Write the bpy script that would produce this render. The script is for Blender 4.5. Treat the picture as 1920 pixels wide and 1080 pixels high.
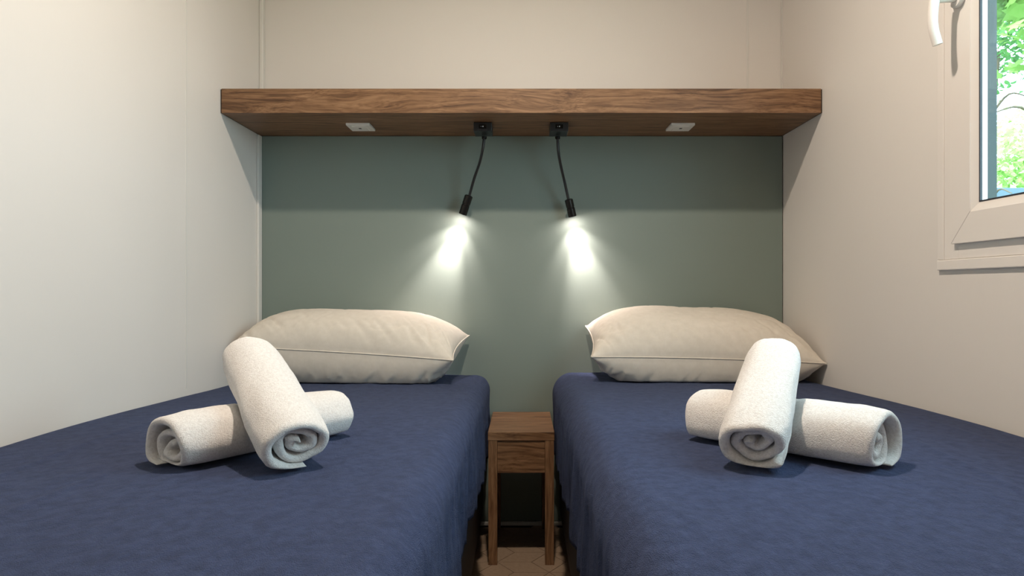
import bpy, bmesh, math, random
from mathutils import Vector, Matrix, noise

# ---------------------------------------------------------------- reset
for o in list(bpy.data.objects):
    bpy.data.objects.remove(o, do_unlink=True)
scene = bpy.context.scene
col = scene.collection
random.seed(7)

# ---------------------------------------------------------------- measures (metres)
F = 1300.0                 # focal length in pixels of a 1920 px wide frame
CH = 0.808                 # camera height
XL, XR = -0.897, 0.889     # side walls
YW = 2.380                 # back wall
YP = 2.364                 # face of the green panel
YB = -0.75                 # wall behind the camera
ZC = 2.15                  # ceiling

# ---------------------------------------------------------------- camera
cam_d = bpy.data.cameras.new('camera')
cam = bpy.data.objects.new('camera', cam_d)
col.objects.link(cam)
cam.location = (0, 0, CH)
cam.rotation_euler = (math.pi / 2, 0, 0)
cam_d.sensor_width = 36.0
cam_d.lens = 36.0 * F / 1920.0
cam_d.shift_x = -20.0 / 1920.0
cam_d.clip_start = 0.02
scene.camera = cam

# ---------------------------------------------------------------- colour management
vs = scene.view_settings
vs.view_transform = 'Standard'
vs.look = 'None'
vs.exposure = 0.10
vs.gamma = 1.0
vs.use_curve_mapping = False

# ---------------------------------------------------------------- sky and sun
world = bpy.data.worlds.new('sky')
scene.world = world
world.use_nodes = True
wn = world.node_tree
wn.nodes.clear()
wo = wn.nodes.new('ShaderNodeOutputWorld')
bg = wn.nodes.new('ShaderNodeBackground')
bg.inputs[0].default_value = (0.65, 0.82, 1.0, 1)
bg.inputs[1].default_value = 9.5
wn.links.new(bg.outputs[0], wo.inputs[0])

sun_d = bpy.data.lights.new('sun', 'SUN')
sun_d.energy = 8.0
sun_d.angle = 0.01
sun_d.color = (1.0, 0.95, 0.86)
sun = bpy.data.objects.new('sun', sun_d)
col.objects.link(sun)
sun.rotation_euler = (math.radians(18), math.radians(-42), 0)   # from the left, behind the house

TR_P = 0.085
# window portal (guides sky sampling only, gives no light itself)
pd = bpy.data.lights.new('window_portal', 'AREA')
pd.shape = 'RECTANGLE'
pd.size = 0.86
pd.size_y = 0.82
pd.cycles.is_portal = True
po = bpy.data.objects.new('window_portal', pd)
col.objects.link(po)
po.location = (XR + TR_P, 0.985, 1.33)
po.rotation_euler = (0, math.pi / 2, 0)

LAMP_W = 20.0
LAMP_COL = (1.0, 0.845, 0.70)

# ================================================================ materials
def new_mat(name):
    m = bpy.data.materials.new(name)
    m.use_nodes = True
    nt = m.node_tree
    b = nt.nodes['Principled BSDF']
    return m, nt, b

def N(nt, t, **kw):
    n = nt.nodes.new(t)
    for k, v in kw.items():
        setattr(n, k, v)
    return n

def L(nt, a, b):
    nt.links.new(a, b)

def coords(nt, scale, kind='Object'):
    tc = N(nt, 'ShaderNodeTexCoord')
    mp = N(nt, 'ShaderNodeMapping')
    mp.inputs['Scale'].default_value = scale
    L(nt, tc.outputs[kind], mp.inputs[0])
    return mp.outputs[0]

def nz(nt, vec, scale, detail=3.0, rough=0.5):
    n = N(nt, 'ShaderNodeTexNoise')
    n.inputs['Scale'].default_value = scale
    n.inputs['Detail'].default_value = detail
    n.inputs['Roughness'].default_value = rough
    L(nt, vec, n.inputs['Vector'])
    return n.outputs['Fac']

def ramp(nt, fac, stops):
    r = N(nt, 'ShaderNodeValToRGB')
    els = r.color_ramp.elements
    while len(els) < len(stops):
        els.new(0.5)
    for e, (p, c) in zip(els, stops):
        e.position = p
        e.color = (*c, 1)
    L(nt, fac, r.inputs[0])
    return r.outputs[0]

def bump(nt, b, h, strength, dist):
    bp = N(nt, 'ShaderNodeBump')
    bp.inputs['Strength'].default_value = strength
    bp.inputs['Distance'].default_value = dist
    L(nt, h, bp.inputs['Height'])
    L(nt, bp.outputs[0], b.inputs['Normal'])

def plain(name, c, rough=0.5, metal=0.0, spec=0.5):
    m, nt, b = new_mat(name)
    b.inputs['Base Color'].default_value = (*c, 1)
    b.inputs['Roughness'].default_value = rough
    b.inputs['Metallic'].default_value = metal
    b.inputs['Specular IOR Level'].default_value = spec
    return m

def wallpaper(name, c1, c2, rough=0.55):
    m, nt, b = new_mat(name)
    v = coords(nt, (1, 1, 1))
    big = nz(nt, v, 1.6, 2)
    L(nt, ramp(nt, big, [(0.3, c1), (0.7, c2)]), b.inputs['Base Color'])
    v2 = coords(nt, (420, 420, 40))
    fine = nz(nt, v2, 1.0, 2)
    bump(nt, b, fine, 0.12, 0.0008)
    b.inputs['Roughness'].default_value = rough
    b.inputs['Specular IOR Level'].default_value = 0.3
    return m

def wood(name, axis, dark, mid, light, rough=0.45):
    m, nt, b = new_mat(name)
    s = [1.0, 1.0, 1.0]
    tc = N(nt, 'ShaderNodeTexCoord')
    # slow warp that bends the grain lines into long arches
    mp0 = N(nt, 'ShaderNodeMapping')
    w = [9.0, 9.0, 9.0]; w[axis] = 2.2
    mp0.inputs['Scale'].default_value = w
    L(nt, tc.outputs['Object'], mp0.inputs[0])
    nw = N(nt, 'ShaderNodeTexNoise')
    nw.inputs['Scale'].default_value = 1.0
    nw.inputs['Detail'].default_value = 2.0
    L(nt, mp0.outputs[0], nw.inputs['Vector'])
    sub = N(nt, 'ShaderNodeVectorMath', operation='SUBTRACT')
    L(nt, nw.outputs['Color'], sub.inputs[0])
    sub.inputs[1].default_value = (0.5, 0.5, 0.5)
    sc = N(nt, 'ShaderNodeVectorMath', operation='SCALE')
    L(nt, sub.outputs[0], sc.inputs[0])
    sc.inputs['Scale'].default_value = 0.085
    ad = N(nt, 'ShaderNodeVectorMath', operation='ADD')
    L(nt, tc.outputs['Object'], ad.inputs[0])
    L(nt, sc.outputs[0], ad.inputs[1])
    mp = N(nt, 'ShaderNodeMapping')
    g = [110.0, 110.0, 110.0]; g[axis] = 3.0
    mp.inputs['Scale'].default_value = g
    L(nt, ad.outputs[0], mp.inputs[0])
    grain = nz(nt, mp.outputs[0], 1.0, 4, 0.6)
    mp2 = N(nt, 'ShaderNodeMapping')
    g2 = [520.0, 520.0, 520.0]; g2[axis] = 22.0
    mp2.inputs['Scale'].default_value = g2
    L(nt, ad.outputs[0], mp2.inputs[0])
    pores = nz(nt, mp2.outputs[0], 1.0, 2, 0.5)
    base = ramp(nt, grain, [(0.30, dark), (0.50, mid), (0.72, light)])
    pr = ramp(nt, pores, [(0.32, (0.55, 0.5, 0.46)), (0.52, (1, 1, 1))])
    mx = N(nt, 'ShaderNodeMixRGB', blend_type='MULTIPLY')
    mx.inputs[0].default_value = 0.8
    L(nt, base, mx.inputs[1]); L(nt, pr, mx.inputs[2])
    L(nt, mx.outputs[0], b.inputs['Base Color'])
    bump(nt, b, pores, 0.25, 0.0006)
    b.inputs['Roughness'].default_value = rough
    b.inputs['Specular IOR Level'].default_value = 0.35
    return m

def cloth(name, c1, c2, weave=900.0, bstr=0.35, bdist=0.001, sheen=0.05, wave=True):
    m, nt, b = new_mat(name)
    v = coords(nt, (1, 1, 1))
    mot = nz(nt, v, 55.0, 4, 0.65)
    L(nt, ramp(nt, mot, [(0.32, c1), (0.68, c2)]), b.inputs['Base Color'])
    fine = nz(nt, coords(nt, (weave, weave * 0.6, weave)), 1.0, 1)
    mid = nz(nt, coords(nt, (120, 60, 90)), 1.0, 3)
    a = N(nt, 'ShaderNodeMath', operation='MULTIPLY_ADD')
    L(nt, mid, a.inputs[0]); a.inputs[1].default_value = 1.4; L(nt, fine, a.inputs[2])
    bump(nt, b, a.outputs[0], bstr, bdist)
    b.inputs['Roughness'].default_value = 0.9
    b.inputs['Specular IOR Level'].default_value = 0.15
    b.inputs['Sheen Weight'].default_value = sheen
    b.inputs['Sheen Roughness'].default_value = 0.6
    return m

def terry(name):
    m, nt, b = new_mat(name)
    v = coords(nt, (1, 1, 1))
    mot = nz(nt, v, 260.0, 4, 0.75)
    L(nt, ramp(nt, mot, [(0.30, (0.76, 0.715, 0.68)), (0.58, (0.93, 0.90, 0.87))]), b.inputs['Base Color'])
    loops = nz(nt, v, 520.0, 3, 0.7)
    bump(nt, b, loops, 0.75, 0.0035)
    b.inputs['Roughness'].default_value = 1.0
    b.inputs['Specular IOR Level'].default_value = 0.05
    b.inputs['Sheen Weight'].default_value = 0.3
    return m

def tile_mat(name, c1, c2):
    m, nt, b = new_mat(name)
    v = coords(nt, (1, 1, 1))
    t = nz(nt, v, 90.0, 5, 0.7)
    L(nt, ramp(nt, t, [(0.25, c1), (0.75, c2)]), b.inputs['Base Color'])
    bump(nt, b, t, 0.2, 0.0006)
    b.inputs['Roughness'].default_value = 0.5
    return m

def glass_mat(name):
    m = bpy.data.materials.new(name)
    m.use_nodes = True
    nt = m.node_tree
    nt.nodes.clear()
    out = N(nt, 'ShaderNodeOutputMaterial')
    mix = N(nt, 'ShaderNodeMixShader')
    tr = N(nt, 'ShaderNodeBsdfTransparent')
    tr.inputs[0].default_value = (0.90, 0.98, 0.95, 1)
    gl = N(nt, 'ShaderNodeBsdfGlossy')
    gl.inputs['Roughness'].default_value = 0.02
    lw = N(nt, 'ShaderNodeLayerWeight')          # same from both faces of the thin pane
    lw.inputs[0].default_value = 0.5
    pw = N(nt, 'ShaderNodeMath', operation='POWER')
    L(nt, lw.outputs['Facing'], pw.inputs[0]); pw.inputs[1].default_value = 4.0
    ma = N(nt, 'ShaderNodeMath', operation='MULTIPLY_ADD')
    L(nt, pw.outputs[0], ma.inputs[0]); ma.inputs[1].default_value = 0.6; ma.inputs[2].default_value = 0.03
    L(nt, ma.outputs[0], mix.inputs[0])
    L(nt, tr.outputs[0], mix.inputs[1])
    L(nt, gl.outputs[0], mix.inputs[2])
    L(nt, mix.outputs[0], out.inputs[0])
    return m

def leaf_mat(name, c1, c2):
    m = bpy.data.materials.new(name)
    m.use_nodes = True
    nt = m.node_tree
    nt.nodes.clear()
    out = N(nt, 'ShaderNodeOutputMaterial')
    mix = N(nt, 'ShaderNodeMixShader')
    mix.inputs[0].default_value = 0.45
    df = N(nt, 'ShaderNodeBsdfDiffuse')
    tl = N(nt, 'ShaderNodeBsdfTranslucent')
    n = nz(nt, coords(nt, (1, 1, 1)), 3.0, 3)
    c = ramp(nt, n, [(0.35, c1), (0.65, c2)])
    L(nt, c, df.inputs[0]); L(nt, c, tl.inputs[0])
    L(nt, df.outputs[0], mix.inputs[1]); L(nt, tl.outputs[0], mix.inputs[2])
    L(nt, mix.outputs[0], out.inputs[0])
    return m

def emit(name, c, s):
    m = bpy.data.materials.new(name)
    m.use_nodes = True
    nt = m.node_tree
    nt.nodes.clear()
    out = N(nt, 'ShaderNodeOutputMaterial')
    e = N(nt, 'ShaderNodeEmission')
    e.inputs[0].default_value = (*c, 1)
    e.inputs[1].default_value = s
    L(nt, e.outputs[0], out.inputs[0])
    return m

M = {}
M['wall'] = wallpaper('wall_vinyl', (0.75, 0.715, 0.675), (0.78, 0.745, 0.705))
M['ceil'] = plain('ceiling_white', (0.78, 0.77, 0.74), 0.7)
M['trim'] = plain('trim_white', (0.72, 0.70, 0.66), 0.45)
M['panel'] = wallpaper('sage_panel', (0.200, 0.245, 0.218), (0.213, 0.258, 0.230), 0.5)
wd, wm, wl = (0.085, 0.040, 0.019), (0.225, 0.120, 0.060), (0.340, 0.196, 0.104)
M['wood_x'] = wood('walnut_lengthwise', 0, wd, wm, wl)
M['wood_z'] = wood('walnut_upright', 2, wd, wm, wl)
M['gap'] = plain('gap_shade_dark', (0.03, 0.02, 0.015), 0.7)  # near-black colour standing in for shade in the shelf's end gaps
M['black'] = plain('black_plastic', (0.012, 0.012, 0.013), 0.38)
M['black_metal'] = plain('black_metal', (0.014, 0.013, 0.012), 0.25, 0.6)
M['white_pl'] = plain('white_plastic', (0.78, 0.76, 0.72), 0.4)
M['grey_pl'] = plain('grey_plastic', (0.12, 0.12, 0.12), 0.5)
M['mark'] = plain('white_mark', (0.8, 0.8, 0.8), 0.5)
M['pvc'] = plain('window_pvc', (0.80, 0.76, 0.72), 0.35)
M['gasket'] = plain('gasket', (0.03, 0.03, 0.04), 0.6)
M['alu'] = plain('shutter_rail_aluminium', (0.045, 0.070, 0.062), 0.5, 0.0)
M['frame_dark'] = plain('outer_frame_green', (0.018, 0.028, 0.025), 0.5)
M['glass'] = glass_mat('window_glass')
M['navy'] = cloth('navy_cover', (0.029, 0.043, 0.100), (0.048, 0.069, 0.152), bstr=0.9, bdist=0.0035)
M['pillow'] = cloth('pillowcase', (0.66, 0.60, 0.515), (0.71, 0.65, 0.565), weave=1500, bstr=0.12, bdist=0.0006)
M['terry'] = terry('terry_white')
M['mattress'] = plain('mattress_ticking', (0.6, 0.6, 0.6), 0.9)
M['base'] = plain('bed_base_dark', (0.03, 0.03, 0.035), 0.7)
M['tile'] = tile_mat('floor_tile', (0.25, 0.175, 0.120), (0.36, 0.262, 0.185))
M['grout'] = plain('floor_joint', (0.035, 0.022, 0.015), 0.8)
M['leaf_near'] = leaf_mat('leaf_near', (0.18, 0.34, 0.08), (0.30, 0.48, 0.15))
M['leaf_far'] = leaf_mat('leaf_far', (0.34, 0.52, 0.18), (0.55, 0.70, 0.32))
M['leaf_deep'] = leaf_mat('leaf_deep', (0.06, 0.20, 0.08), (0.14, 0.32, 0.10))
M['bark'] = plain('bark', (0.09, 0.07, 0.05), 0.9)
M['ground'] = tile_mat('outdoor_ground', (0.12, 0.16, 0.06), (0.24, 0.24, 0.12))
M['slate'] = plain('slate_blue_board', (0.07, 0.11, 0.15), 0.6)

# ================================================================ object helpers
def add(name, me, mat=None, parent=None, loc=(0, 0, 0)):
    o = bpy.data.objects.new(name, me)
    col.objects.link(o)
    if mat is not None:
        me.materials.append(mat)
    if parent is not None:
        o.parent = parent
    o.location = loc
    return o

def bm_obj(name, bm, mat=None, parent=None, loc=(0, 0, 0), smooth=False):
    bmesh.ops.recalc_face_normals(bm, faces=bm.faces)
    me = bpy.data.meshes.new(name)
    bm.to_mesh(me)
    bm.free()
    if smooth:
        for p in me.polygons:
            p.use_smooth = True
    return add(name, me, mat, parent, loc)

def origin(parent):
    return Vector(parent.location) if parent is not None else Vector((0, 0, 0))

def bm_box(bm, x0, x1, y0, y1, z0, z1, off=Vector((0, 0, 0))):
    v = [bm.verts.new(Vector(p) - off) for p in
         ((x0, y0, z0), (x1, y0, z0), (x1, y1, z0), (x0, y1, z0),
          (x0, y0, z1), (x1, y0, z1), (x1, y1, z1), (x0, y1, z1))]
    for f in ((0, 3, 2, 1), (4, 5, 6, 7), (0, 1, 5, 4), (1, 2, 6, 5), (2, 3, 7, 6), (3, 0, 4, 7)):
        bm.faces.new([v[i] for i in f])

def chain_origin(o):
    w = Vector((0, 0, 0))
    while o is not None:
        w += Vector(o.location)
        o = o.parent
    return w

def box(name, x0, x1, y0, y1, z0, z1, mat, parent=None, bev=0.0, seg=2):
    """a box given in room coordinates"""
    bm = bmesh.new()
    bm_box(bm, x0, x1, y0, y1, z0, z1, chain_origin(parent))
    if bev > 0:
        bmesh.ops.bevel(bm, geom=list(bm.edges), offset=bev, segments=seg, affect='EDGES', profile=0.5)
    o = bm_obj(name, bm, mat, parent)
    return o

def prism(name, poly, axis, a0, a1, mat, parent=None, bev=0.0):
    """poly: 2D points in the two axes other than `axis`, in room coordinates"""
    bm = bmesh.new()
    off = chain_origin(parent)
    def P(p, a):
        if axis == 0: v = Vector((a, p[0], p[1]))
        elif axis == 1: v = Vector((p[0], a, p[1]))
        else: v = Vector((p[0], p[1], a))
        return v - off
    A = [bm.verts.new(P(p, a0)) for p in poly]
    B = [bm.verts.new(P(p, a1)) for p in poly]
    bm.faces.new(A); bm.faces.new(B[::-1])
    n = len(poly)
    for i in range(n):
        bm.faces.new((A[i], A[(i + 1) % n], B[(i + 1) % n], B[i]))
    bmesh.ops.recalc_face_normals(bm, faces=bm.faces)
    if bev > 0:
        bmesh.ops.bevel(bm, geom=list(bm.edges), offset=bev, segments=2, affect='EDGES', profile=0.5)
    return bm_obj(name, bm, mat, parent)

def smooth_path(pts, n=8):
    pts = [Vector(p) for p in pts]
    out = []
    P = [pts[0] * 2 - pts[1]] + pts + [pts[-1] * 2 - pts[-2]]
    for i in range(1, len(P) - 2):
        for k in range(n):
            t = k / n
            p0, p1, p2, p3 = P[i - 1], P[i], P[i + 1], P[i + 2]
            out.append(0.5 * ((2 * p1) + (-p0 + p2) * t + (2 * p0 - 5 * p1 + 4 * p2 - p3) * t * t
                              + (-p0 + 3 * p1 - 3 * p2 + p3) * t * t * t))
    out.append(pts[-1])
    return out

def tube(name, path, radii, mat, parent=None, segs=16, cap=True, flat=1.0):
    off = chain_origin(parent)
    bm = bmesh.new()
    rings = []
    n = len(path)
    prev = None
    for i, p in enumerate(path):
        t = (path[min(i + 1, n - 1)] - path[max(i - 1, 0)]).normalized()
        ref = prev if prev is not None else (Vector((0, 1, 0)) if abs(t.y) < 0.9 else Vector((1, 0, 0)))
        u = (ref - t * ref.dot(t)).normalized()
        v = t.cross(u)
        prev = u
        r = radii[i] if isinstance(radii, (list, tuple)) else radii
        rings.append([bm.verts.new(p - off + u * (math.cos(2 * math.pi * k / segs) * r)
                                   + v * (math.sin(2 * math.pi * k / segs) * r * flat)) for k in range(segs)])
    for a, b_ in zip(rings, rings[1:]):
        for k in range(segs):
            bm.faces.new((a[k], a[(k + 1) % segs], b_[(k + 1) % segs], b_[k]))
    if cap:
        bm.faces.new(rings[0][::-1]); bm.faces.new(rings[-1])
    o = bm_obj(name, bm, mat, parent, smooth=True)
    o.data.set_sharp_from_angle(angle=math.radians(40))
    return o

def lathe_axis(name, p0, d, prof, mat, parent=None, segs=32):
    """prof: list of (distance along d, radius)"""
    off = chain_origin(parent)
    d = d.normalized()
    u = d.orthogonal().normalized()
    v = d.cross(u)
    bm = bmesh.new()
    rings = []
    for a, r in prof:
        r = max(r, 1e-5)
        rings.append([bm.verts.new(p0 - off + d * a + u * (math.cos(2 * math.pi * k / segs) * r)
                                   + v * (math.sin(2 * math.pi * k / segs) * r)) for k in range(segs)])
    for a, b_ in zip(rings, rings[1:]):
        for k in range(segs):
            bm.faces.new((a[k], a[(k + 1) % segs], b_[(k + 1) % segs], b_[k]))
    bm.faces.new(rings[0][::-1]); bm.faces.new(rings[-1])
    o = bm_obj(name, bm, mat, parent, smooth=True)
    o.data.set_sharp_from_angle(angle=math.radians(35))
    return o

def empty(name, loc):
    o = bpy.data.objects.new(name, None)
    o.empty_display_size = 0.05
    col.objects.link(o)
    o.location = loc
    return o

def tag(o, label=None, cat=None, group=None, kind=None):
    if label: o['label'] = label
    if cat: o['category'] = cat
    if group: o['group'] = group
    if kind: o['kind'] = kind
    return o

def struct(o, label, cat):
    return tag(o, label, cat, None, 'structure')

def at(px, py, Y):
    """room point seen at a pixel of the photograph, at distance Y"""
    return Vector(((px - 980.0) * Y / F, Y, CH - (py - 540.0) * Y / F))

def nv(x, y, z):
    return noise.noise(Vector((x, y, z)))

# ================================================================ room shell
T = 0.10
struct(box('wall_back', XL - T, XR + T, YW, YW + T, -0.05, ZC, M['wall']), 'off-white vinyl back wall above the wooden shelf', 'wall')
wlft = struct(box('wall_left', XL - T, XL, YB, YW, -0.05, ZC, M['wall']), 'cream vinyl wall along the left bed', 'wall')
struct(box('wall_front', XL - T, XR + T, YB - T, YB, -0.05, ZC, M['wall']), 'off-white wall at the foot of the beds, behind the viewer', 'wall')
struct(box('ceiling', XL - T, XR + T, YB - T, YW + T, ZC, ZC + 0.12, M['ceil']), 'white ceiling with one small recessed lamp', 'ceiling')

# window opening in the right wall
TR = 0.07                  # thickness of the window wall
WY0, WY1, WZ0, WZ1 = 0.540, 1.430, 0.905, 1.765
bm = bmesh.new()
bm_box(bm, XR, XR + TR, YB, WY0, -0.05, ZC)
bm_box(bm, XR, XR + TR, WY1, YW, -0.05, ZC)
bm_box(bm, XR, XR + TR, WY0, WY1, -0.05, WZ0)
bm_box(bm, XR, XR + TR, WY0, WY1, WZ1, ZC)
bmesh.ops.remove_doubles(bm, verts=bm.verts, dist=1e-5)
wr = struct(bm_obj('wall_right', bm, M['wall']), 'pinkish off-white vinyl wall with the window', 'wall')

# thin cover strips in the corners and over the wall-panel joints
struct(box('trim_1', XL, XL + 0.009, YP - 0.030, YP - 0.001, 0.36, 1.325, M['trim'], bev=0.002), 'slim cream cover strip in the left corner beside the green panel', 'trim')
struct(box('trim_2', XL, XL + 0.014, YW - 0.022, YW, 1.402, ZC, M['trim'], bev=0.003), 'slim cream cover strip in the left corner above the shelf', 'trim')
struct(box('trim_3', XR - 0.003, XR, YW - 0.010, YW, 1.402, ZC, M['trim'], bev=0.001), 'slim cover strip in the right corner above the shelf', 'trim')
struct(box('trim_4', XL, XL + 0.0012, 1.845, 1.853, 0.54, ZC, M['trim'], bev=0.0004), 'flat joint strip between two panels of the left wall', 'trim')
struct(box('trim_5', 0.768, 0.776, YW - 0.0012, YW, 1.402, ZC, M['trim'], bev=0.0004), 'flat joint strip between two panels of the back wall', 'trim')

# floor: slab with rhombic tiles in the aisle
fl = box('floor', XL - T, XR + T, YB - T, YW + T, -0.10, -0.004, M['grout'])
struct(fl, 'beige floor of rhombus tiles with dark joints between the beds', 'floor')
A_, R_ = 0.1006, 0.0740                    # tile edge, row spacing
row_y = CH * F / (1053.9 - 540.0)
px0 = (932.2 - 980.0) * row_y / F
e = [Vector((A_ * math.cos(math.radians(60 * k)), R_ / 0.8660254 * math.sin(math.radians(60 * k)))) for k in range(6)]
tile_me = []
for k in range(3):
    pts = [Vector((0, 0)), e[k], e[k] + e[k + 1], e[k + 1]]
    c = sum(pts, Vector((0, 0))) / 4
    b2 = bmesh.new()
    lo = [b2.verts.new((*(p - (p - c) * 0.000), -0.004)) for p in [c + (q - c) * 0.984 for q in pts]]
    hi = [b2.verts.new((*q, 0.0)) for q in [c + (p - c) * 0.974 for p in pts]]
    b2.faces.new(hi)
    for i in range(4):
        b2.faces.new((lo[i], lo[(i + 1) % 4], hi[(i + 1) % 4], hi[i]))
    bmesh.ops.recalc_face_normals(b2, faces=b2.faces)
    me = bpy.data.meshes.new('tile')
    b2.to_mesh(me); b2.free()
    me.materials.append(M['tile'])
    tile_me.append(me)
cells = []
for i in range(-9, 10):
    for j in range(-30, 30):
        P = Vector((px0 + 1.5 * A_ * i, row_y + R_ * i + 2 * R_ * j))
        for k in range(3):
            c = P + (e[k] + e[k + 1]) / 2
            if -0.33 < c.x < 0.33 and 0.75 < c.y < YW - 0.02:
                cells.append((P, k))
for P, k in cells:
    o = bpy.data.objects.new('tile', tile_me[k])
    col.objects.link(o)
    o.parent = fl
    o.location = (P.x, P.y, 0)
# floor covering beyond the picked-out tiles
b2 = bmesh.new()
bm_box(b2, XL, -0.40, YB, YW, -0.004, -0.0005)
bm_box(b2, 0.40, XR, YB, YW, -0.004, -0.0005)
bm_box(b2, -0.40, 0.40, YB, 0.66, -0.004, -0.0005)
bm_obj('floor_covering', b2, M['tile'], fl)

struct(box('baseboard_back', -0.30, 0.30, YP - 0.010, YW - 0.001, 0.0, 0.0125, M['trim'], bev=0.003), 'thin white strip along the foot of the back wall', 'baseboard')

# green panel
hp = box('headboard_panel', XL + 0.003, XR - 0.003, YP, YW - 0.0005, 0.0135, 1.326, M['panel'], bev=0.001)
tag(hp, 'sage green wall panel between the shelf and the two beds', 'headboard')

# ================================================================ shelf
SY = 2.056
sh = empty('wall_shelf', (0, SY, 1.327))
tag(sh, 'thick walnut shelf running wall to wall above the beds', 'shelf')
box('shelf_board', XL + 0.0035, XR - 0.0035, SY, YP + 0.002, 1.327, 1.3995, M['wood_x'], sh, bev=0.0012)
box('gap_shade', XL + 0.0005, XL + 0.0033, SY + 0.002, YP, 1.328, 1.398, M['gap'], sh)  # dark strips painted as the shade in the narrow gaps beside the walls
box('gap_shade', XR - 0.0033, XR - 0.0005, SY + 0.002, YP, 1.328, 1.398, M['gap'], sh)
box('back_panel', XL + 0.0035, XR - 0.0035, YP + 0.0022, YW - 0.0005, 1.3275, 1.399, M['wood_x'], sh)

# ================================================================ socket plates under the shelf
def socket(px, label):
    c = at(px, 230, 2.176)
    x0, x1 = c.x - 0.0375, c.x + 0.0375
    y0, y1 = 2.176, 2.262
    zt = 1.3266
    t = empty('socket_plate', (c.x, (y0 + y1) / 2, zt))
    tag(t, label, 'socket', 'socket plates under the shelf')
    box('cover_frame', x0, x1, y0, y1, zt - 0.0075, zt, M['white_pl'], t, bev=0.0015)
    ins = box('insert', x0 + 0.014, x1 - 0.014, y0 + 0.016, y1 - 0.016, zt - 0.0098, zt - 0.0076, M['white_pl'], t, bev=0.0008)
    box('port', c.x - 0.004, c.x + 0.004, y0 + 0.028, y0 + 0.042, zt - 0.0103, zt - 0.0097, M['grey_pl'], ins)
    return t
socket(670.5, 'white square socket plate under the shelf above the left pillow')
socket(1281, 'white square socket plate under the shelf above the right pillow')

# ================================================================ gooseneck reading lamps
def reading_lamp(bx, neck, head0, head1, label):
    y0, y1 = 2.169, 2.252
    zt = 1.3266
    cx = (bx - 980) * y0 / F
    t = empty('reading_lamp', (cx, (y0 + y1) / 2, zt))
    tag(t, label, 'lamp', 'gooseneck reading lamps under the shelf')
    bs = box('base', cx - 0.0285, cx + 0.0285, y0, y1, zt - 0.027, zt, M['black'], t, bev=0.0015)
    box('switch', cx - 0.012, cx + 0.012, y0 - 0.0016, y0 - 0.0001, zt - 0.020, zt - 0.007, M['black_metal'], bs, bev=0.0004)
    box('switch_mark', cx - 0.0005, cx + 0.0025, y0 - 0.0020, y0 - 0.0017, zt - 0.0150, zt - 0.0118, M['mark'], bs)
    box('switch_mark', cx - 0.0055, cx - 0.0040, y0 - 0.0020, y0 - 0.0017, zt - 0.0142, zt - 0.0126, M['mark'], bs)
    path = smooth_path(neck, 8)
    tube('gooseneck', path, 0.0045, M['black'], t, segs=12)
    lathe_axis('collar', path[0] + Vector((0, 0, 0.0005)), Vector((0, 0, -1)), [(0, 0.008), (0.007, 0.008), (0.009, 0.0055)], M['black_metal'], t)
    d = (head1 - head0)
    ln = d.length
    d.normalize()
    hd = lathe_axis('lamp_head', head0, d,
                    [(0, 0.009), (0.003, 0.0138), (ln * 0.45, 0.0138), (ln * 0.47, 0.0128), (ln * 0.52, 0.0128),
                     (ln * 0.54, 0.0138), (ln, 0.0138), (ln, 0.0115), (ln - 0.004, 0.0110)], M['black_metal'], t)
    lens = lathe_axis('lens', head1 - d * 0.0038, d, [(0, 0.0105), (0.0008, 0.0105)], emit('led_lens', (1, 0.93, 0.82), 30), hd)
    # the lamp's own light: a wide weak wash and the lens' beam
    for nm, kind, en, deg in (('led_wash', 'AREA', 0.20, 180), ('led_flood', 'SPOT', 4.8, 92), ('led_beam', 'SPOT', 17.0, 46)):
        ld = bpy.data.lights.new(nm, kind)
        ld.energy = en
        ld.color = (1.0, 0.84, 0.79)
        if kind == 'AREA':
            ld.shape = 'DISK'
            ld.size = 0.022
        else:
            ld.spot_size = math.radians(deg)
            ld.spot_blend = 1.0
            ld.shadow_soft_size = 0.008
        lo = bpy.data.objects.new(nm, ld)
        col.objects.link(lo)
        lo.parent = t
        lo.location = head1 + d * 0.002 - chain_origin(t)
        lo.rotation_euler = d.to_track_quat('-Z', 'Y').to_euler()
    return t

def neck_pts(lst):
    return [at(*p) for p in lst]

reading_lamp(905,
             [at(908, 256.3, 2.235), at(905, 280, 2.236), at(899, 306, 2.258), at(889, 335, 2.285), at(879, 371, 2.306)],
             at(879.5, 366, 2.306), at(867.5, 402, 2.316),
             'black gooseneck reading lamp with its head bent left, over the left bed')
reading_lamp(1048.5,
             [at(1045.5, 256.3, 2.235), at(1047, 285, 2.237), at(1052, 313, 2.262), at(1059, 343, 2.288), at(1066.5, 378, 2.306)],
             at(1066, 373, 2.306), at(1073.5, 406, 2.316),
             'black gooseneck reading lamp with its head bent right, over the right bed')

# ================================================================ nightstand
nx0, nx1, ny0, ny1, nzt = -0.1013, 0.0925, 2.020, 2.352, 0.388
ns = empty('nightstand', ((nx0 + nx1) / 2, ny0, 0))
tag(ns, 'slim walnut nightstand between the two beds', 'nightstand')
box('table_top', nx0, nx1, ny0, ny1, nzt - 0.0245, nzt, M['wood_x'], ns, bev=0.001)
for x in (nx0 + 0.0012, nx1 - 0.0272):
    for y in (ny0 + 0.001, ny1 - 0.029):
        box('leg', x, x + 0.026, y, y + 0.026, 0.0, nzt - 0.0247, M['wood_z'], ns, bev=0.0008)
box('drawer_front', nx0 + 0.0276, nx1 - 0.0276, ny0 + 0.004, ny0 + 0.020, 0.268, nzt - 0.0252, M['wood_x'], ns, bev=0.0008)
box('side_panel', nx0 + 0.006, nx0 + 0.020, ny0 + 0.0275, ny1 - 0.0295, 0.268, nzt - 0.0252, M['wood_x'], ns, bev=0.0006)
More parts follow.
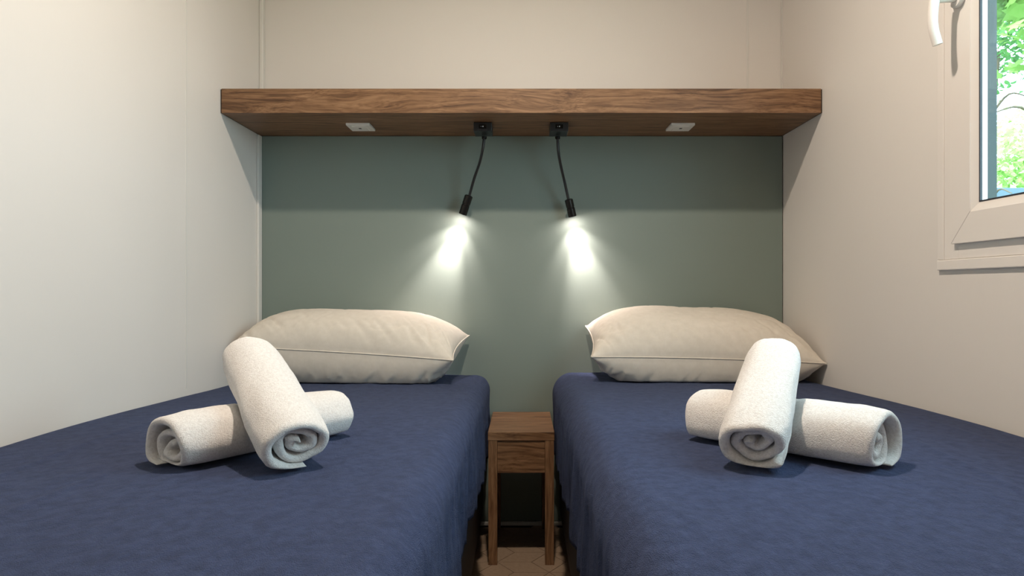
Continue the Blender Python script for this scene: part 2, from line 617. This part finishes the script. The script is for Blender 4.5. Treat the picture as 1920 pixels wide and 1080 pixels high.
box('side_panel', nx1 - 0.020, nx1 - 0.006, ny0 + 0.0275, ny1 - 0.0295, 0.268, nzt - 0.0252, M['wood_x'], ns, bev=0.0006)
box('drawer_bottom', nx0 + 0.0205, nx1 - 0.0205, ny0 + 0.0285, ny1 - 0.0300, 0.270, 0.278, M['wood_x'], ns)

# ================================================================ beds and covers
def smoothstep(a, b_, x):
    t = min(1, max(0, (x - a) / (b_ - a)))
    return t * t * (3 - 2 * t)

FOOT = 0.47
def top_z(side, x, y):
    """height of the cover's upper side"""
    base = 0.514 if side < 0 else 0.522
    return base + 0.026 * smoothstep(2.30, 1.25, y) - 0.010 * smoothstep(0.75, FOOT, y)

def make_bed(side, inner, wall, label):
    xs = sorted((inner, wall))
    t = empty('single_bed', ((xs[0] + xs[1]) / 2, FOOT, 0))
    tag(t, label, 'bed', 'single beds')
    a, b_ = xs[0] + 0.022, xs[1] - 0.022
    if side < 0: a = xs[0] + 0.008; b_ = xs[1] - 0.024
    else: b_ = xs[1] - 0.008; a = xs[0] + 0.024
    box('bed_base', a, b_, FOOT + 0.03, YP - 0.012, 0.055, 0.33, M['base'], t, bev=0.004)
    box('mattress', a, b_, FOOT + 0.03, YP - 0.012, 0.3305, 0.490, M['mattress'], t, bev=0.03, seg=4)
    for x in (a + 0.03, b_ - 0.09):
        for y in (FOOT + 0.10, YP - 0.16):
            box('foot', x, x + 0.05, y, y + 0.05, 0.0, 0.0545, M['base'], t, bev=0.003)
    return t

make_bed(-1, -0.110, XL + 0.004, 'single bed on the left, under the navy cover along the cream wall')
make_bed(1, 0.101, XR - 0.004, 'single bed on the right, under the navy cover beside the window')

def cover(side, inner, wall, hem, rad, label):
    """quilted cover: grid over (across, along)"""
    # cross profile measured from the wall edge to the hem: list of (distance from wall, drop)
    W = abs(inner - wall)
    prof = []
    rw = 0.016
    for k in range(5):
        prof.append((0.002, 0.050 - k * 0.034 / 4))
    for k in range(1, 7):
        a = k / 6 * math.pi / 2
        prof.append((0.002 + rw * (1 - math.cos(a)), rw * (1 - math.sin(a))))
    n = 110
    for k in range(1, n):
        prof.append((0.018 + (W - rad - 0.018) * k / n, 0.0))
    for k in range(0, 13):
        a = k / 12 * math.pi / 2
        prof.append((W - rad + rad * math.sin(a), rad * 1.15 * (1 - math.cos(a))))
    top0 = 0.53
    D = top0 - hem
    m = 22
    for k in range(1, m + 1):
        prof.append((W + 0.002 * k / m, rad * 1.15 + (D - rad * 1.15) * k / m))
    # along profile: (y, drop)
    al = []
    for k in range(6):
        a = k / 5 * math.pi / 2
        al.append((YP - 0.006 - 0.012 * (1 - math.cos(a)), 0.012 * (1 - math.sin(a))))
    n2 = 230
    for k in range(1, n2):
        al.append((YP - 0.018 + (FOOT + 0.05 - (YP - 0.018)) * k / n2, 0.0))
    for k in range(9):
        a = k / 8 * math.pi / 2
        al.append((FOOT + 0.05 - 0.05 * math.sin(a), 0.05 * (1 - math.cos(a))))
    for k in range(1, 10):
        al.append((FOOT, 0.05 + (D - 0.05) * k / 9))
    sgn = 1 if side < 0 else -1
    verts, faces = [], []
    sd = 11.3 if side < 0 else 47.9
    for (y, dy) in al:
        for (s, ds) in prof:
            x = wall + sgn * s
            dr = max(ds, dy)
            z = top_z(side, x, y) - dr
            flat = 1.0 if ds < 1e-6 and dy < 1e-6 else 0.0
            edge = min(1.0, s / 0.05)
            # soft unevenness of the lying cloth, lengthwise ripples and small puckers
            w = 0.0022 * nv(x * 9 + sd, y * 4, 0.3) + 0.0012 * nv(x * 26 + sd, y * 7, 4.0) + 0.0007 * nv(x * 60, y * 34 + sd, 8.0)
            # long crease lines
            for (cx, cs, y0, y1) in CREASES[side]:
                u = (x - cx - cs * (y - y0)) / 0.006
                g = smoothstep(y0 - 0.05, y0 + 0.05, y) * smoothstep(y1 + 0.05, y1 - 0.05, y)
                w += 0.0022 * math.exp(-u * u) * g
            z += w * edge * (1.0 if dr < 0.03 else 0.3)
            # hanging side: folds that open towards the hem
            if s > W - rad * 1.2:
                g = smoothstep(0.0, 0.16, ds)
                f = 0.010 * nv(y * 13 + sd, z * 2.0, 1.1) + 0.008 * nv(y * 34 + sd, z * 4.0, 2.2) + 0.005 * nv(y * 75, z * 9.0, sd)
                x += sgn * (f * g - 0.002 * g)
                if y > 1.97:                    # brushes the nightstand
                    x = min(x, nx0 - 0.0015) if side < 0 else max(x, nx1 + 0.0015)
                z += 0.012 * nv(y * 6 + sd, 0.2, 7.7) * smoothstep(0.1, D, ds)
            if dy > 0.03:
                y2 = y + 0.006 * nv(x * 14, z * 3, sd) * smoothstep(0.03, 0.16, dy)
            else:
                y2 = y
            verts.append((x, y2, z))
    nc = len(prof)
    for i in range(len(al) - 1):
        for j in range(nc - 1):
            a = i * nc + j
            q = (a, a + 1, a + nc + 1, a + nc)
            faces.append(q[::-1] if side < 0 else q)
    me = bpy.data.meshes.new('bedspread')
    me.from_pydata(verts, [], faces)
    for p in me.polygons: p.use_smooth = True
    o = add('bedspread', me, M['navy'])
    md = o.modifiers.new('thickness', 'SOLIDIFY')
    md.thickness = 0.004
    md.offset = -1
    tag(o, label, 'bedspread', 'navy bedspreads')
    return o

CREASES = {-1: [(-0.62, 0.05, 0.7, 1.0), (-0.30, -0.10, 0.8, 1.6), (-0.75, 0.0, 0.9, 2.0)],
           1: [(0.20, -0.28, 0.72, 0.98), (0.62, 0.10, 0.7, 1.3), (0.80, 0.0, 1.1, 1.9)]}
cover(-1, -0.110, XL + 0.002, 0.305, 0.050, 'navy blue quilted bedspread hanging over the left bed')
cover(1, 0.101, XR - 0.002, 0.290, 0.066, 'navy blue quilted bedspread hanging over the right bed')

# ================================================================ pillows
def pillow(side, FL, FR, BL, BR, up, dn, label, sd, peak=0.0):
    """seam quad FL FR BL BR; bulges up / down from it"""
    c0 = (FL + FR + BL + BR) / 4
    org = Vector((c0.x, c0.y, top_z(side, c0.x, c0.y)))
    t = empty('pillow', org)
    tag(t, label, 'pillow', 'cream pillows')
    nu, nv_ = 150, 72
    def seam(u, v):
        # pulled-in edges, corners stay out as ears
        uu = u * (1 - 0.045 * (1 - v * v) ** 1.0 * abs(u) ** 3) 
        vv = v * (1 - 0.10 * (1 - u * u) * abs(v) ** 3)
        a, b_ = (uu + 1) / 2, (vv + 1) / 2
        return FL * (1 - a) * (1 - b_) + FR * a * (1 - b_) + BL * (1 - a) * b_ + BR * a * b_
    def shape(u, v):
        return (max(0, 1 - abs(u) ** 3.6) ** 0.55) * (max(0, 1 - abs(v) ** 2.4) ** 0.56)
    def pt(u, v, s):
        p = seam(u, v)
        h = shape(u, v)
        b_ = (up if s > 0 else dn) * h
        if s > 0:
            b_ *= 1 + peak * u
        w = 0.0045 * nv(u * 2.2 + sd, v * 2.0, s * 3.1) * min(1, h * 2)
        # tension creases running in from ends and corners
        ed = max(abs(u), 0.0) ** 4
        w += 0.0070 * nv(u * 3.0 + sd, v * 9.0, 5.0) * ed * min(1, h * 3)
        fr = smoothstep(-0.2, -0.95, v)
        w += 0.0075 * nv(u * 15 + v * 7 + sd, v * 1.5, 9.0) * fr * min(1, h * 2.5)
        # sharp pulled creases near the ends and along the front underside
        rg = max(0.0, 1 - 4.5 * abs(nv(u * 7.5 + v * 2.2 + sd * 1.7, v * 1.1 + sd, 2.5)))
        w -= 0.0060 * rg * rg * smoothstep(0.25, 0.75, abs(u)) * smoothstep(0.35, -0.6, v) * min(1, h * 3)
        rg = max(0.0, 1 - 5.0 * abs(nv(u * 5.0 - v * 1.5 + sd, v * 3.0, 12.5 + sd)))
        w -= 0.0028 * rg * rg * min(1, h * 2)
        p = p + Vector((0, -0.012 * h * (1 if v < 0 else 0), s * b_ + w))
        # rests on the cover, leans on the walls
        fz = top_z(side, p.x, p.y) + 0.003
        if p.z < fz:
            p.z = fz
        p.y = min(p.y, YP - 0.003)
        p.x = max(XL + 0.004, min(XR - 0.004, p.x))
        return p
    bm = bmesh.new()
    def samp(i, n):
        k = -1 + 2 * i / n
        return math.sin(k * math.pi / 2) * 0.6 + k * 0.4
    grids = []
    for s in (1, -1):
        g = []
        for i in range(nu + 1):
            r = []
            for j in range(nv_ + 1):
                r.append(bm.verts.new(pt(samp(i, nu), samp(j, nv_), s) - org))
            g.append(r)
        grids.append(g)
        for i in range(nu):
            for j in range(nv_):
                q = [g[i][j], g[i + 1][j], g[i + 1][j + 1], g[i][j + 1]]
                bm.faces.new(q if s > 0 else q[::-1])
    bmesh.ops.remove_doubles(bm, verts=bm.verts, dist=0.0004)
    bm_obj('pillowcase', bm, M['pillow'], t, smooth=True)
    # stitched seam edge round the case
    edge = []
    for i in range(nu): edge.append(pt(samp(i, nu), -1, 1))
    for j in range(nv_): edge.append(pt(1, samp(j, nv_), 1))
    for i in range(nu, 0, -1): edge.append(pt(samp(i, nu), 1, 1))
    for j in range(nv_, 0, -1): edge.append(pt(-1, samp(j, nv_), 1))
    edge.append(edge[0].copy())
    sm = tube('seam', edge, 0.0022, M['pillow'], t, segs=6, cap=False)
    return t

pillow(-1, Vector((-0.884, 2.085, 0.632)), Vector((-0.206, 2.05, 0.594)), Vector((-0.880, 2.345, 0.655)), Vector((-0.180, 2.335, 0.648)),
       0.105, 0.135, 'long cream pillow leaning in the left corner behind the towel rolls', 3.3)
pillow(1, Vector((0.203, 2.05, 0.604)), Vector((0.884, 2.02, 0.588)), Vector((0.212, 2.335, 0.680)), Vector((0.880, 2.345, 0.655)),
       0.108, 0.135, 'plump cream pillow leaning in the right corner below the window side', 21.7)

# ================================================================ rolled towels
def roll_points(N_, F_, R, turns, ang_end, seed, wind=1, squash=0.90, lay=0.0165, taper=0.0):
    """spiral roll from near end N_ to far end F_; returns verts, faces in room coordinates"""
    ax = F_ - N_
    Ln = ax.length
    ax.normalize()
    side = ax.cross(Vector((0, 0, 1))).normalized()
    upv = side.cross(ax).normalized()
    r0 = 0.006
    t = lay
    nth = int(turns * 46)
    # ribbon outline: (along, offset) stadium, a fraction of it for each side
    half = Ln / 2
    sec = []
    nl = 34
    for k in range(nl + 1):
        sec.append((-half + t * 0.5 + (Ln - t) * k / nl, t / 2))
    for k in range(1, 6):
        a = math.pi / 2 - k / 6 * math.pi
        sec.append((half - t * 0.5 + t * 0.5 * math.cos(a), t / 2 * math.sin(a)))
    for k in range(nl + 1):
        sec.append((half - t * 0.5 - (Ln - t) * k / nl, -t / 2))
    for k in range(1, 6):
        a = -math.pi / 2 - k / 6 * math.pi
        sec.append((-half + t * 0.5 + t * 0.5 * math.cos(a), t / 2 * math.sin(a)))
    verts, faces = [], []
    for i in range(nth + 1):
        q = i / nth
        th = ang_end - wind * (1 - q) * turns * 2 * math.pi
        r = r0 + (R - t / 2 - r0) * q ** 0.92
        snug = smoothstep(1 - 0.22 / turns, 1.0, q)
        r -= ((R - r0) / turns - t * 0.80) * snug           # the loose end lies close to the roll
        # loosened, lumpy windings
        r *= 1 + 0.34 * nv(math.cos(th) * 1.2 + seed, math.sin(th) * 1.2, q * 4) * (1.08 - q)
        tel = 0.013 * smoothstep(0.95, 0.5, q) + 0.006 * nv(q * 7 + seed, 1.0, 2.0)     # inner windings sit back from the ends
        endt = smoothstep(1.0, 0.985, q) * smoothstep(0.0, 0.02, q)
        for (a, o) in sec:
            oo = o * (0.35 + 0.65 * endt)
            k = 1 - tel / half
            aa = a * k
            e_ = abs(a) / half
            # ends draw in a little, the body is uneven
            rr = (r + oo) * (1 - 0.07 * smoothstep(0.72, 1.0, e_) * (1 if q > 0.6 else 0.5))
            rr += 0.0030 * nv(math.cos(th) * 1.6 + seed, math.sin(th) * 1.6, aa * 14) * q
            rr += 0.0012 * nv(math.cos(th) * 5 + seed, math.sin(th) * 5, aa * 45) * q
            rr *= 1 - taper * (aa / Ln + 0.5)
            x = rr * math.cos(th)
            y = rr * math.sin(th) * squash
            pinch = 0.32 * (1 - q) ** 0.7                   # the core is pressed into an uneven oval
            ca, sa = math.cos(seed), math.sin(seed)
            m_ = (x * ca + y * sa) * pinch
            x -= m_ * ca; y -= m_ * sa
            verts.append((N_ + F_) / 2 + ax * aa + side * x + upv * y)
    ns_ = len(sec)
    for i in range(nth):
        for j in range(ns_):
            a = i * ns_ + j
            b_ = i * ns_ + (j + 1) % ns_
            faces.append((a, b_, b_ + ns_, a + ns_))
    faces.append(tuple(range(ns_)))
    faces.append(tuple(nth * ns_ + k for k in range(ns_))[::-1])
    return verts, faces

def seg_closest(p, A, B):
    d = B - A
    t = max(0, min(1, (p - A).dot(d) / d.length_squared))
    return A + d * t

def towel(name, verts, faces, org, label, side):
    vv = []
    for p in verts:
        fz = top_z(side, p.x, p.y) + 0.0035
        z = p.z
        if z < fz + 0.010:                      # soft flattening on the bed
            z = fz + 0.010 * math.exp(min(0, (z - fz - 0.010) / 0.012))
        vv.append(Vector((p.x, p.y, z)) - org)
    me = bpy.data.meshes.new('terry_roll')
    me.from_pydata([tuple(v) for v in vv], [], faces)
    for p in me.polygons: p.use_smooth = True
    o = add(name, me, M['terry'], None, org)
    bm = bmesh.new(); bm.from_mesh(me)
    bmesh.ops.recalc_face_normals(bm, faces=bm.faces)
    bm.to_mesh(me); bm.free()
    tag(o, label, 'towel', 'rolled white towels')
    return o

def towel_pair(side, LN, LF, UN, UF, RL, RU, lab_low, lab_up, seed, angL, angU, wL, wU):
    lv, lf = roll_points(LN, LF, RL, 2.6, angL, seed, wL)
    uv, uf = roll_points(UN, UF, RU, 2.6, angU, seed + 5.5, wU, taper=0.13)
    # both rolls sink a few millimetres into the bed before their undersides flatten
    dl = min(p.z - top_z(side, p.x, p.y) for p in lv) + 0.015
    du = min(p.z - top_z(side, p.x, p.y) for p in uv) + 0.006
    lv = [p - Vector((0, 0, dl)) for p in lv]
    au = UF - UN
    uv = [p - Vector((0, 0, du * max(0.0, 1 - max(0.0, (p - UN).dot(au) / au.length_squared)))) for p in uv]
    UN = UN - Vector((0, 0, du))
    # soft contact: the lower roll dents under the upper one, the upper one flattens on it
    l2 = []
    for p in lv:
        c = seg_closest(p, UN, UF)
        d = p - c
        R = RU * 0.90
        if d.length < R and p.z < c.z + 0.02:
            h = math.sqrt(max(0, R * R - (d.x * d.x + d.y * d.y)))
            p = Vector((p.x, p.y, min(p.z, c.z - h * 0.98)))
        l2.append(p)
    towel('rolled_towel', l2, lf, Vector((LN.x, LN.y, top_z(side, LN.x, LN.y))), lab_low, side)
    towel('rolled_towel', uv, uf, Vector((UN.x, UN.y, top_z(side, UN.x, UN.y))), lab_up, side)

towel_pair(-1,
           at(304, 826, 1.020), at(634, 766, 1.285), at(565, 822, 1.000), at(470, 662, 1.225), 0.0700, 0.0635,
           'rolled white towel lying flat underneath on the left bed',
           'rolled white towel leaning across the lower roll on the left bed', 2.0,
           math.radians(250), math.radians(-75), 1, 1)
towel_pair(1,
           at(1667, 820, 0.985), at(1305, 773, 1.225), at(1412, 828, 0.970), at(1458, 660, 1.165), 0.0690, 0.0620,
           'rolled white towel lying flat underneath on the right bed',
           'rolled white towel leaning across the lower roll on the right bed', 9.0,
           math.radians(-80), math.radians(-30), -1, 1)

# ================================================================ window in the right wall
w1 = empty('window_1', (XR, 1.03, 0.845))
struct(w1, 'white tilt window with a lever handle in the right wall', 'window')
OY0, OY1, OZ0, OZ1 = 0.493, 1.477, 0.8450, 1.8245   # cover trim outside edge
tw = 0.022
box('cover_trim', XR - 0.006, XR - 0.0003, OY1 - tw, OY1, OZ0 + tw, OZ1 - tw, M['pvc'], w1, bev=0.002)
box('cover_trim', XR - 0.006, XR - 0.0003, OY0, OY0 + tw, OZ0 + tw, OZ1 - tw, M['pvc'], w1, bev=0.002)
box('cover_trim', XR - 0.0075, XR - 0.0003, OY0, OY1, OZ0, OZ0 + tw - 0.0003, M['pvc'], w1, bev=0.002)
box('cover_trim', XR - 0.0075, XR - 0.0003, OY0, OY1, OZ1 - tw + 0.0003, OZ1, M['pvc'], w1, bev=0.002)
# fixed frame inside the trim
FY0, FY1, FZ0, FZ1 = OY0 + tw + 0.0003, OY1 - tw - 0.0003, OZ0 + tw + 0.0003, OZ1 - tw - 0.0003
fw = 0.046
fx0, fx1 = XR - 0.004, XR - 0.0002
box('window_frame', fx0, fx1, FY1 - fw, FY1, FZ0, FZ1, M['pvc'], w1, bev=0.001)
box('window_frame', fx0, fx1, FY0, FY0 + fw, FZ0, FZ1, M['pvc'], w1, bev=0.001)
box('window_frame', fx0, fx1, FY0 + fw, FY1 - fw, FZ0, FZ0 + fw, M['pvc'], w1, bev=0.001)
box('window_frame', fx0, fx1, FY0 + fw, FY1 - fw, FZ1 - fw, FZ1, M['pvc'], w1, bev=0.001)
# opening sash of four mitred members
S0, S1, Z0, Z1 = FY0 + 0.0365, FY1 - 0.0365, FZ0 + 0.030, FZ1 - 0.0365
sw = 0.061
sx0, sx1 = XR - 0.0135, XR - 0.0043
# members standing in front of the fixed frame
I0, I1, J0, J1 = S0 + sw, S1 - sw, Z0 + sw, Z1 - sw
sash = empty('sash', (0, 0, 0)); sash.parent = w1
def member(poly):
    c = Vector((sum(p[0] for p in poly) / 4, sum(p[1] for p in poly) / 4))
    return prism('sash_member', poly, 0, sx0, sx1, M['pvc'], w1, bev=0.0012)
bpy.data.objects.remove(sash)
g = 0.0003
m_far = member([(S1, Z0), (S1, Z1), (I1, J1), (I1, J0)])
m_near = member([(S0, Z0), (S0, Z1), (I0, J1), (I0, J0)])
m_bot = member([(S0 + g, Z0), (S1 - g, Z0), (I1 - g, J0), (I0 + g, J0)])
m_top = member([(S0 + g, Z1), (S1 - g, Z1), (I1 - g, J1), (I0 + g, J1)])
# sloped glazing beads from the sash face down to the pane
def bead(p):
    # p: (front outer, front inner) rectangles along the pane edge
    off = chain_origin(w1)
    bm = bmesh.new()
    vs_ = [bm.verts.new(Vector(q) - off) for q in p]
    for f in ((0, 1, 3, 2), (4, 6, 7, 5), (0, 2, 6, 4), (1, 5, 7, 3), (0, 4, 5, 1), (2, 3, 7, 6)):
        bm.faces.new([vs_[i] for i in f])
    return bm_obj('glazing_bead', bm, M['pvc'], w1)
bw = 0.016
gx = XR - 0.0015
def bead_run(a0, a1, b0, b1):
    # a: outer edge ends (y,z), b: inner edge ends
    bead([(sx0 + 0.001, *a0), (sx0 + 0.001, *a1), (gx - 0.004, *b0), (gx - 0.004, *b1),
          (gx, *a0), (gx, *a1), (gx, *b0), (gx, *b1)])
bead_run((I1, J0), (I1, J1), (I1 - bw, J0 + bw), (I1 - bw, J1 - bw))
bead_run((I0, J0), (I0, J1), (I0 + bw, J0 + bw), (I0 + bw, J1 - bw))
bead_run((I0, J0), (I1, J0), (I0 + bw, J0 + bw), (I1 - bw, J0 + bw))
bead_run((I0, J1), (I1, J1), (I0 + bw, J1 - bw), (I1 - bw, J1 - bw))
# gasket, pane, outer frame reveal, shutter guide rail
K0, K1, Q0, Q1 = I0 + bw, I1 - bw, J0 + bw, J1 - bw
gk = 0.003
for (y0, y1, z0, z1) in ((K1 - gk, K1, Q0, Q1), (K0, K0 + gk, Q0, Q1), (K0 + gk, K1 - gk, Q0, Q0 + gk), (K0 + gk, K1 - gk, Q1 - gk, Q1)):
    box('gasket', gx - 0.0048, gx - 0.0002, y0, y1, z0, z1, M['gasket'], w1)
box('pane', gx, gx + 0.004, I0 + 0.002, I1 - 0.002, J0 + 0.002, J1 - 0.002, M['glass'], w1)
ox0 = gx + 0.0045
def ring(name, x0, x1, inset, width, mat, bev=0.0):
    # four bars round the opening; inset > 0 lies outside the visible pane edge
    a0, a1, b0, b1 = K0 - inset, K1 + inset, Q0 - inset, Q1 + inset
    w = width
    box(name, x0, x1, a1, a1 + w, b0 - w, b1 + w, mat, w1, bev)
    box(name, x0, x1, a0 - w, a0, b0 - w, b1 + w, mat, w1, bev)
    box(name, x0, x1, a0 + 0.0002, a1 - 0.0002, b0 - w, b0, mat, w1, bev)
    box(name, x0, x1, a0 + 0.0002, a1 - 0.0002, b1, b1 + w, mat, w1, bev)
ring('spacer_bar', ox0, ox0 + 0.010, 0.004, 0.012, M['pvc'])
ring('outer_gasket', ox0 + 0.0103, ox0 + 0.0125, 0.006, 0.014, M['gasket'])
ring('outer_frame', ox0 + 0.013, XR + 0.040, 0.017, 0.040, M['frame_dark'])
box('shutter_rail', XR + 0.0405, XR + 0.058, K1 + 0.046, K1 + 0.070, Q0 - 0.01, Q1 + 0.01, M['alu'], w1, bev=0.001)
box('shutter_rail', XR + 0.0405, XR + 0.058, K0 - 0.070, K0 - 0.046, Q0 - 0.01, Q1 + 0.01, M['alu'], w1, bev=0.001)
# lever handle on the far stile
hy = 1.388
hz = 1.390
hb = lathe_axis('handle_rosette', Vector((sx0 - 0.0002, hy, hz)), Vector((-1, 0, 0)),
                [(0, 0.0205), (0.008, 0.0205), (0.010, 0.0190)], M['pvc'], w1)
hb2 = tube('handle_neck', smooth_path([(sx0 - 0.0102, hy, hz), (sx0 - 0.028, hy, hz - 0.001), (sx0 - 0.046, hy, hz - 0.002)], 4), 0.0095, M['pvc'], hb)
lev = smooth_path([(XR - 0.056, hy, hz + 0.014), (XR - 0.064, hy, hz - 0.004), (XR - 0.0680, hy, hz - 0.036), (XR - 0.0665, hy, hz - 0.064), (XR - 0.058, hy, hz - 0.095)], 6)
tube('handle_lever', lev, [0.0085] * (len(lev) - 1) + [0.0085], M['pvc'], hb, segs=20, flat=1.15)

# ================================================================ ceiling lamp (above the aisle)
cl = empty('ceiling_lamp', (0.0, 1.085, ZC))
tag(cl, 'small round recessed lamp in the ceiling above the aisle', 'lamp')
lathe_axis('lamp_ring', Vector((0.0, 1.085, ZC - 0.0002)), Vector((0, 0, -1)), [(0, 0.062), (0.006, 0.060), (0.009, 0.050), (0.006, 0.044)], M['white_pl'], cl)
lathe_axis('diffuser', Vector((0.0, 1.085, ZC - 0.0095)), Vector((0, 0, -1)), [(0, 0.043), (0.001, 0.043)], emit('lamp_diffuser', LAMP_COL, 40), cl)
ld = bpy.data.lights.new('ceiling_lamp_light', 'AREA')
ld.shape = 'DISK'
ld.size = 0.085
ld.energy = LAMP_W
ld.color = LAMP_COL
lo = bpy.data.objects.new('ceiling_lamp_light', ld)
col.objects.link(lo)
lo.parent = cl
lo.location = (0, 0, -0.013)

# ================================================================ outdoors, seen through the pane
GZ = -0.55
gr = struct(box('ground', -12, 26, -14, 28, GZ - 0.2, GZ, M['ground']), 'green ground outside the window', 'ground')

def leafy(name, centre, rad, n, size, mat, trunk_h, label, seed, lobed=False, gaps=0.0):
    rnd = random.Random(seed)
    base = Vector((centre.x, centre.y, GZ))
    t = empty(name, base)
    tag(t, label, 'tree', 'trees outside the window')
    top = centre.z + rad.z * 0.5 - GZ
    pth = smooth_path([(0, 0, 0), (0.04, 0.03, top * 0.3), (-0.05, 0.05, top * 0.6), (0.03, -0.02, top * 0.9)], 4)
    tube('trunk', [p + base for p in pth], [0.11 - 0.085 * i / (len(pth) - 1) for i in range(len(pth))], M['bark'], t, segs=10)
    for k in range(7):
        a = k * 2.4
        s = pth[5 + k % 6]
        tip = s + Vector((math.cos(a) * rad.x * 0.7, math.sin(a) * rad.y * 0.7, 0.25 * rad.z))
        mid = (s + tip) / 2 + Vector((0, 0, 0.12))
        bp = smooth_path([s, mid, tip], 4)
        tube('branch', [p + base for p in bp], [0.014 - 0.010 * i / (len(bp) - 1) for i in range(len(bp))], M['bark'], t, segs=7)
    out = [(0, -0.5), (0.28, -0.25), (0.34, 0.05), (0.0, 0.6), (-0.34, 0.05), (-0.28, -0.25)]
    if lobed:
        out = [(0, -0.55), (0.22, -0.32), (0.52, -0.30), (0.36, 0.0), (0.50, 0.26), (0.20, 0.24), (0.0, 0.62),
               (-0.20, 0.24), (-0.50, 0.26), (-0.36, 0.0), (-0.52, -0.30), (-0.22, -0.32)]
    verts, faces = [], []
    cc = centre - base
    made = 0
    while made < n:
        p = Vector((rnd.gauss(0, 0.48), rnd.gauss(0, 0.48), rnd.gauss(0, 0.48)))
        if p.length > 1.15: continue
        q = Vector((p.x * rad.x, p.y * rad.y, p.z * rad.z))
        if gaps and noise.noise((q + centre) * 1.1 + Vector((seed, 0, 0))) < gaps * (1 if rnd.random() < 0.9 else -1) - 0.1: 
            if rnd.random() < 0.85: continue
        made += 1
        rot = Matrix.Rotation(rnd.uniform(0, 6.28), 3, 'Z') @ Matrix.Rotation(rnd.uniform(-1.0, 1.0), 3, 'X') @ Matrix.Rotation(rnd.uniform(-0.8, 0.8), 3, 'Y')
        s = size * rnd.uniform(0.7, 1.3)
        i0 = len(verts)
        for (x, y) in out:
            v = cc + q + rot @ Vector((x * s, y * s, -abs(x) * 0.25 * s))
            verts.append(tuple(v))
        faces.append(tuple(range(i0, i0 + len(out))))
    me = bpy.data.meshes.new('foliage')
    me.from_pydata(verts, [], faces)
    f = add('foliage', me, mat, t)
    f['kind'] = 'stuff'
    return t

def out_pt(px, py, Y):
    return at(px, py, Y)

leafy('leafy_tree', out_pt(1990, 5, 5.2), Vector((0.75, 0.6, 0.50)), 520, 0.13, M['leaf_near'], 3, 'near tree with broad green leaves high outside the window', 3, lobed=True, gaps=0.05)
leafy('leafy_tree', out_pt(1862, 75, 6.4), Vector((0.42, 0.45, 0.55)), 750, 0.062, M['leaf_deep'], 3, 'dark green tree with fine leaves behind the window edge', 5, gaps=0.05)
leafy('leafy_tree', out_pt(1960, 330, 8.6), Vector((1.25, 1.1, 0.95)), 7000, 0.075, M['leaf_far'], 2, 'bright yellow-green bushy tree filling the lower window', 8)
leafy('leafy_tree', out_pt(2140, 260, 13.0), Vector((1.4, 1.2, 1.5)), 6000, 0.085, M['leaf_far'], 3, 'tall light green tree further to the right outside', 12)
leafy('leafy_tree', out_pt(1680, 300, 13.5), Vector((1.4, 1.2, 1.2)), 5000, 0.085, M['leaf_deep'], 3, 'dark green tree to the far left outside the window', 15)

fe = empty('garden_fence', (5.0, 7.2, GZ))
tag(fe, 'slate blue board fence below the trees outside', 'fence')
zt = CH + (540 - 352) * 7.2 / F
for k in range(10):
    z1 = zt - k * 0.21
    if z1 - 0.19 < GZ + 0.05: break
    box('board', 2.6, 9.4, 7.20, 7.225, z1 - 0.195, z1, M['slate'], fe, bev=0.004)
for x in (2.8, 4.4, 6.0, 7.6, 9.2):
    box('post', x - 0.05, x + 0.05, 7.23, 7.32, GZ, zt - 0.02, M['slate'], fe, bev=0.004)
